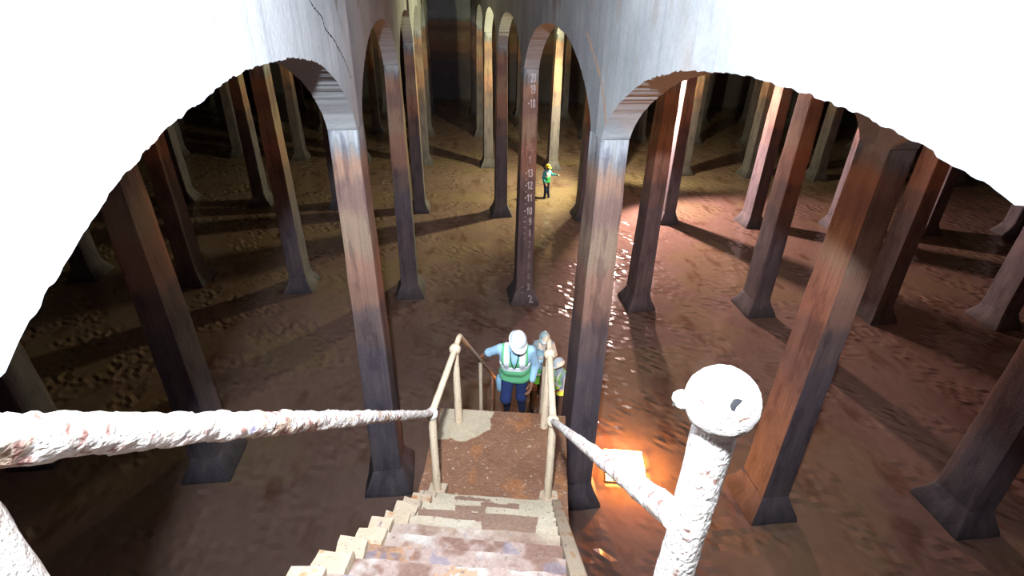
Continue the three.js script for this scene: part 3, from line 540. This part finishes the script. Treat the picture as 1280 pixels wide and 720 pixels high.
function person(label, pos, turn, J, C) {
  const g = thing('person', label, 'person', pos, turn), cell = C.cell;
  const axis = unit(sub(J.neck, J.hips)), right = unit(sub(J.shL, J.shR)), fwd = unit(crs(right, axis));
  const at = (o, x, y, z) => add(add(add(o, right, x), axis, y), fwd, z), tl = len(sub(J.neck, J.hips));
  const fat = C.fat ?? 1, hipL = at(J.hips, 0.09, 0, 0), hipR = at(J.hips, -0.09, 0, 0);
  const torso = (e) => union([
    capsule(at(J.hips, -0.075, 0.02, 0), at(J.hips, 0.075, 0.02, 0), 0.115 * fat + e), capsule(at(J.hips, -0.065, tl * 0.35, 0.015 * fat), at(J.hips, 0.065, tl * 0.35, 0.015 * fat), 0.105 * fat + e),
    capsule(at(J.hips, -0.085, tl * 0.68, 0.005), at(J.hips, 0.085, tl * 0.68, 0.005), 0.108 * fat + e), capsule(add(J.shR, right, 0.035), add(J.shL, right, -0.035), 0.058 + e), capsule(at(J.hips, 0, tl * 0.75, 0), at(J.hips, 0, tl * 0.97, -0.01), 0.085 + e, 0.055 + e)], 0.07);
  const arm = (s, e, upto = 1) => [capsule(J['sh' + s], J['el' + s], 0.052 + e, 0.043 + e), capsule(J['el' + s], add(J['el' + s], sub(J['wr' + s], J['el' + s]), upto), 0.042 + e, 0.031 + e)];
  const leg = (s, e) => [capsule(s === 'L' ? hipL : hipR, J['kn' + s], 0.085 + e, 0.056 + e), capsule(J['kn' + s], J['an' + s], 0.056 + e, 0.042 + e)];
  // head frame
  const hq = new THREE.Quaternion().setFromEuler(new THREE.Euler(J.look[0], J.look[1], J.look[2], 'YXZ')), hi = hq.clone().invert(), tmp = new THREE.Vector3();
  const HF = (x, y, z) => { tmp.set(x - J.head[0], y - J.head[1], z - J.head[2]).applyQuaternion(hi); return [tmp.x, tmp.y, tmp.z]; };
  const HP = (x, y, z) => { tmp.set(x, y, z).applyQuaternion(hq); return [tmp.x + J.head[0], tmp.y + J.head[1], tmp.z + J.head[2]]; };
  const headF = union([ellipsoid(HF, [0, 0.03, -0.01], [0.076, 0.09, 0.094]), ellipsoid(HF, [0, -0.035, 0.02], [0.058, 0.078, 0.072]), capsule(HP(0, 0.005, 0.088), HP(0, -0.03, 0.104), 0.009, 0.014), ellipsoid(HF, [0, -0.062, 0.083], [0.025, 0.008, 0.014]), capsule(HP(0, -0.1, 0.07), HP(0, -0.102, 0.074), 0.018), ellipsoid(HF, [0.078, -0.005, -0.005], [0.01, 0.03, 0.018]), ellipsoid(HF, [-0.078, -0.005, -0.005], [0.01, 0.03, 0.018]), capsule(HP(-0.045, 0.025, 0.078), HP(0.045, 0.025, 0.078), 0.008)], 0.018);
  const bounds = (pts, m) => [[0, 1, 2].map((i) => Math.min(...pts.map((p) => p[i])) - m), [0, 1, 2].map((i) => Math.max(...pts.map((p) => p[i])) + m)];
  const bodyF = union([torso(-0.022), ...arm('L', -0.008), ...arm('R', -0.008), ...leg('L', -0.012), ...leg('R', -0.012), capsule(J.neck, HP(0, -0.06, -0.015), 0.052, 0.05)], 0.03);
  const all = Object.entries(J).filter(([k]) => k !== 'look' && !k.startsWith('palm') && !k.startsWith('dir') && !k.startsWith('curl')).map(([, p]) => p);
  const bb = bounds(all, 0.17);
  const parts = [surface(bodyF, ...bb, cell), surface(headF, ...bounds([J.head], 0.17), C.headCell)];
  for (const s of ['L', 'R']) { const w = J['wr' + s], d = J['dir' + s] ?? sub(w, J['el' + s]); parts.push(surface(handField(w, d, J['palm' + s] ?? fwd, J['curl' + s] ?? 0.5, s === 'L'), ...bounds([w, add(w, unit(d), 0.15)], 0.09), C.handCell)); }
  mesh('body', mergeGeometries(parts), C.skin ?? SKIN, g);
  for (const s of [-1, 1]) mesh('eye', new THREE.SphereGeometry(0.0115, 12, 8).translate(...HP(s * 0.031, 0.008, 0.078)), EYE, g);
  // clothing
  const shirt = union([torso(0.006), ...arm('L', 0.012, C.sleeve ?? 0.9), ...arm('R', 0.012, C.sleeve ?? 0.9), capsule(add(J.neck, axis, -0.03), add(J.neck, axis, 0.03), 0.066, 0.06)], 0.03);
  const cutLow = (f, t) => (x, y, z) => Math.max(f(x, y, z), t - dot(sub([x, y, z], J.hips), axis)), cutHigh = (f, t) => (x, y, z) => Math.max(f(x, y, z), dot(sub([x, y, z], J.hips), axis) - t);
  mesh('shirt', surface(cutLow(shirt, -0.1), ...bb, cell), cloth(C.shirt), g);
  mesh('trousers', surface(cutHigh(union([torso(0.0), ...leg('L', 0.014), ...leg('R', 0.014)], 0.05), 0.13), ...bb, cell), cloth(C.trousers), g);
  // sleeveless vest open in a V at the neck
  const arms = union([capsule(J.shL, J.elL, 0.07), capsule(J.shR, J.elR, 0.07)], 0.01);
  const vestF = (e) => { const f = torso(0.022 + e); return (x, y, z) => { const q = sub([x, y, z], J.hips), h = dot(q, axis), w = dot(q, right), fz = dot(q, fwd); let d = Math.max(f(x, y, z), (C.vestLow ?? -0.06) - h, h - tl * 1.0); if (fz > 0) d = Math.max(d, Math.min(0.2, (h - tl * 0.62) * 0.42) - Math.abs(w) + 0.0); if (h > tl * 0.55) d = Math.max(d, Math.abs(w) - len(sub(J.shL, J.shR)) / 2 + 0.03); return d; }; };
  const V = mesh('vest', surface(vestF(0), ...bb, cell), cloth(C.vest), g);
  const slice = (test) => { const f = vestF(0.007); return (x, y, z) => { const q = sub([x, y, z], J.hips); return Math.max(f(x, y, z), test(dot(q, right), dot(q, axis), dot(q, fwd))); }; };
  const bw = C.band ?? 0.027;
  mesh('reflective_stripe', surface(slice((w, h) => Math.max(Math.abs(Math.abs(w) - 0.105) - bw, tl * 0.45 - h)), ...bb, cell * 0.85), REFLECT, V);
  mesh('reflective_stripe', surface(slice((w, h) => Math.abs(h - tl * (C.bandAt ?? 0.42)) - bw), ...bb, cell * 0.85), REFLECT, V);
  if (C.panel) mesh('side_panel', surface(slice((w, h, f) => Math.max(f + 0.015, h - tl * 0.7, (C.vestLow ?? -0.06) - h)), ...bb, cell * 0.9), cloth(C.panel.color), V);
  for (const s of ['L', 'R']) {
    const a = J['an' + s], toe = J['toe' + s] ?? add(a, fwd.map((v, i) => (i === 1 ? 0 : v)), 0.15), T = [toe[0], a[1] - 0.045, toe[2]];
    mesh('shoe', surface(union([capsule([a[0], a[1] - 0.04, a[2]], T, 0.045, 0.038), capsule(add(a, [0, 1, 0], 0.03), [a[0], a[1] - 0.04, a[2]], 0.05, 0.045)], 0.02), ...bounds([a, T], 0.09), 0.012), M.black, g);
  }
  // hard hat: ridged dome with a peak, on the head
  const hat = new THREE.Group(); hat.name = 'hard_hat'; hat.position.set(...J.head); hat.quaternion.copy(hq); g.add(hat);
  const prof = [[0.0, 0.158], [0.035, 0.154], [0.068, 0.14], [0.094, 0.112], [0.108, 0.078], [0.113, 0.045], [0.113, 0.032]], dome = [], du = [], di = [], N = 40;
  for (let i = 0; i < prof.length; i++) for (let k = 0; k <= N; k++) { const a = k / N * Math.PI * 2, r = prof[i][0], cx = Math.sin(a), cz = Math.cos(a); const ridge = Math.exp(-Math.pow(cx * r / 0.014, 2)) * 0.008 * (prof[i][1] > 0.09 ? 1 : 0.2); dome.push(cx * r * 0.95, prof[i][1] + ridge, cz * r * 1.12 - 0.005); du.push(k / N, i / 7); }
  for (let i = 0; i < prof.length - 1; i++) for (let k = 0; k < N; k++) { const o = i * (N + 1) + k; di.push(o, o + N + 1, o + 1, o + 1, o + N + 1, o + N + 2); }
  mesh('shell', geom(dome, du, di), C.hat, hat);
  const br = [], bu = [], bi = [], rings = [[0.112, 0.036], [1, 0.03], [1, 0.024], [0.108, 0.028]];
  rings.forEach(([r, y], i) => { for (let k = 0; k <= N; k++) { const a = k / N * Math.PI * 2, front = Math.pow(Math.max(0, Math.cos(a)), 1.5), R = r === 1 ? 0.124 + 0.042 * front : r; br.push(Math.sin(a) * R * 0.95, y - (r === 1 ? 0.014 * front : 0), Math.cos(a) * R * 1.12 - 0.005); bu.push(k / N, i / 4); } });
  for (let i = 0; i < 3; i++) for (let k = 0; k < N; k++) { const o = i * (N + 1) + k; bi.push(o, o + N + 1, o + 1, o + 1, o + N + 1, o + N + 2); }
  mesh('brim', geom(br, bu, bi), C.hat, hat);
  if (C.beard) mesh('hair', surface(union([ellipsoid(HF, [0, -0.085, 0.03], [0.062, 0.04, 0.066]), ellipsoid(HF, [0, 0.01, -0.04], [0.08, 0.07, 0.075])], 0.02), ...bounds([J.head], 0.16), C.headCell), HAIR, g);
  if (C.lanyard) { const p = [[-0.06, tl * 1.0, 0.06], [-0.04, tl * 0.8, 0.15], [0.0, tl * 0.58, 0.16], [0.035, tl * 0.8, 0.15], [0.06, tl * 1.0, 0.06]].map((q) => new THREE.Vector3(...at(J.hips, ...q))); mesh('lanyard', new THREE.TubeGeometry(new THREE.CatmullRomCurve3(p), 24, 0.006, 6), plain(0x14232e), g); }
  return { g, HP, at };
}
const stairAt = (u, y, v) => [SO[0] + u * Math.cos(AZ) + v * Math.sin(AZ), y, SO[2] + u * Math.sin(AZ) - v * Math.cos(AZ)];
const gloss = (hex) => STD({ color: hex, roughness: 0.35 });
const stand = (o = {}) => ({ hips: [0, 0.92, 0], chest: [0, 1.25, 0.02], neck: [0, 1.46, 0.01], head: [0, 1.6, 0.05], look: [0.35, 0, 0], shR: [-0.19, 1.4, 0], shL: [0.19, 1.4, 0], elR: [-0.25, 1.13, -0.02], elL: [0.25, 1.13, -0.02], wrR: [-0.24, 0.9, 0.1], wrL: [0.24, 0.9, 0.1], knR: [-0.1, 0.5, 0.03], knL: [0.1, 0.5, 0.03], anR: [-0.11, 0.09, 0], anL: [0.11, 0.09, 0], ...o });

person('man in white hard hat, blue shirt and green vest climbing the stair, gripping the handrail', stairAt(0.05, 3.0, 2.8), -AZ,
  { hips: [0, 0.82, 0.14], chest: [0, 1.18, 0.25], neck: [0, 1.40, 0.34], head: [0.03, 1.555, 0.42], look: [0.62, 0.35, -0.12], shR: [-0.2, 1.33, 0.28], elR: [-0.355, 1.2, 0.2], wrR: [-0.415, 1.07, 0.06], dirR: [-0.65, -0.5, -0.25], palmR: [0.3, -1, -0.1], curlR: 0.9, shL: [0.21, 1.33, 0.28], elL: [0.28, 1.04, 0.2], wrL: [0.235, 0.79, 0.3], curlL: 0.5, palmL: [-1, 0, 0.2], knR: [-0.11, 0.55, 0.36], knL: [0.1, 0.47, 0.2], anR: [-0.1, 0.28, 0.16], anL: [0.11, 0.09, 0.0] },
  { cell: 0.015, headCell: 0.006, handCell: 0.0035, fat: 1.12, shirt: 0xb2d8f4, vest: 0x7bd89a, trousers: 0x1c2d5c, hat: gloss(0xeef1f4), sleeve: 0.78, lanyard: true, band: 0.04, bandAt: 0.5, vestLow: -0.08 });
{
  const b = thing('bag', 'pale blue cloth bundle hanging at the right hip of the climbing man', 'bag', stairAt(-0.16, 3.62, 2.66), -AZ);
  mesh('pouch', surface(union([ellipsoid((x, y, z) => [x, y, z], [0, 0, 0], [0.05, 0.12, 0.09]), ellipsoid((x, y, z) => [x, y, z], [-0.01, 0.1, 0.02], [0.045, 0.08, 0.06])], 0.04), [-0.13, -0.2, -0.16], [0.13, 0.25, 0.16], 0.012), cloth(0x8fb4cc), b);
  mesh('strap', new THREE.TubeGeometry(new THREE.CatmullRomCurve3([[0, 0.12, 0.04], [0.02, 0.3, 0.1], [0.06, 0.5, 0.17]].map((p) => new THREE.Vector3(...p))), 10, 0.012, 6), cloth(0x7fa3ba), b);
}
person('worker in pale blue hard hat and pale grey green vest looking down at a phone', stairAt(0.505, 0, 6.9), -AZ,
  stand({ look: [0.5, 0.1, 0], elR: [-0.27, 1.14, 0.04], elL: [0.27, 1.14, 0.04], wrR: [-0.08, 1.12, 0.24], wrL: [0.1, 1.12, 0.24], curlR: 0.9, curlL: 0.9 }),
  { cell: 0.02, headCell: 0.009, handCell: 0.005, shirt: 0xb4cad8, vest: 0xd2e6cc, trousers: 0x1d2433, hat: gloss(0xd2eef4), sleeve: 0.9 });
{
  const p = thing('phone', 'white phone held in both hands by the worker in the pale vest', 'phone', stairAt(0.515, 1.2, 6.58), -AZ);
  const c = block(-0.04, 0.04, -0.075, 0.075, -0.005, 0.005); mesh('case', c, gloss(0xe6eaee), p); mesh('screen', block(-0.036, 0.036, -0.068, 0.068, -0.0065, -0.005), gloss(0x101418), p); p.rotation.x = 0.6;
}
person('worker in white hard hat and orange backed green vest beside the stair foot', stairAt(0.86, 0, 5.9), -AZ - 1.0,
  stand({ look: [0.25, -0.15, 0], elR: [-0.26, 1.14, 0.02], elL: [0.26, 1.15, 0.05], wrR: [-0.16, 1.05, 0.23], wrL: [0.18, 1.05, 0.25] }),
  { cell: 0.02, headCell: 0.009, handCell: 0.005, shirt: 0xbccfdc, vest: 0x9be878, trousers: 0x1b2748, hat: gloss(0xe8f6fa), panel: { color: 0xd89a2e }, sleeve: 0.35, skin: plain(0x4a2f24, 0.6) });
person('worker in light blue hard hat and dark green vest half hidden behind handrail posts', stairAt(0.40, 0, 6.2), -AZ + 0.35,
  stand({ look: [0.55, -0.2, 0], elR: [-0.26, 1.14, 0.02], elL: [0.26, 1.14, 0.02], wrR: [-0.2, 0.98, 0.2], wrL: [0.2, 0.98, 0.2] }),
  { cell: 0.02, headCell: 0.009, handCell: 0.005, shirt: 0x86acc6, vest: 0x3cb868, trousers: 0x181a24, hat: gloss(0xb0dcee), sleeve: 0.9 });
person('distant worker in yellow hard hat and teal shirt wading in the lit ochre water', [5.89, -0.13, -23.78], 0.75,
  stand({ look: [0.1, 0.3, 0], elL: [0.32, 1.2, 0.06], wrL: [0.36, 1.22, 0.3], elR: [-0.25, 1.13, -0.02], wrR: [-0.22, 0.92, 0.1], knR: [-0.1, 0.5, 0.05], anL: [0.12, 0.09, 0.1] }),
  { cell: 0.022, headCell: 0.01, handCell: 0.006, shirt: 0x3f9db2, vest: 0x37a860, trousers: 0x1b2a4a, hat: gloss(0xe8c53a), band: 0.06, bandAt: 0.62 });
{
  const t = thing('torch', 'small hand torch held out by the distant worker in yellow hard hat', 'torch', [6.37, 1.1, -23.78 + 0.02], 0.75);
  mesh('barrel', new THREE.CylinderGeometry(0.02, 0.02, 0.14, 12).rotateX(Math.PI / 2), M.black, t); mesh('torch_head', new THREE.CylinderGeometry(0.035, 0.022, 0.05, 14).rotateX(Math.PI / 2).translate(0, 0, 0.09), gloss(0xd8dade), t);
}
renderer.render(scene, camera);
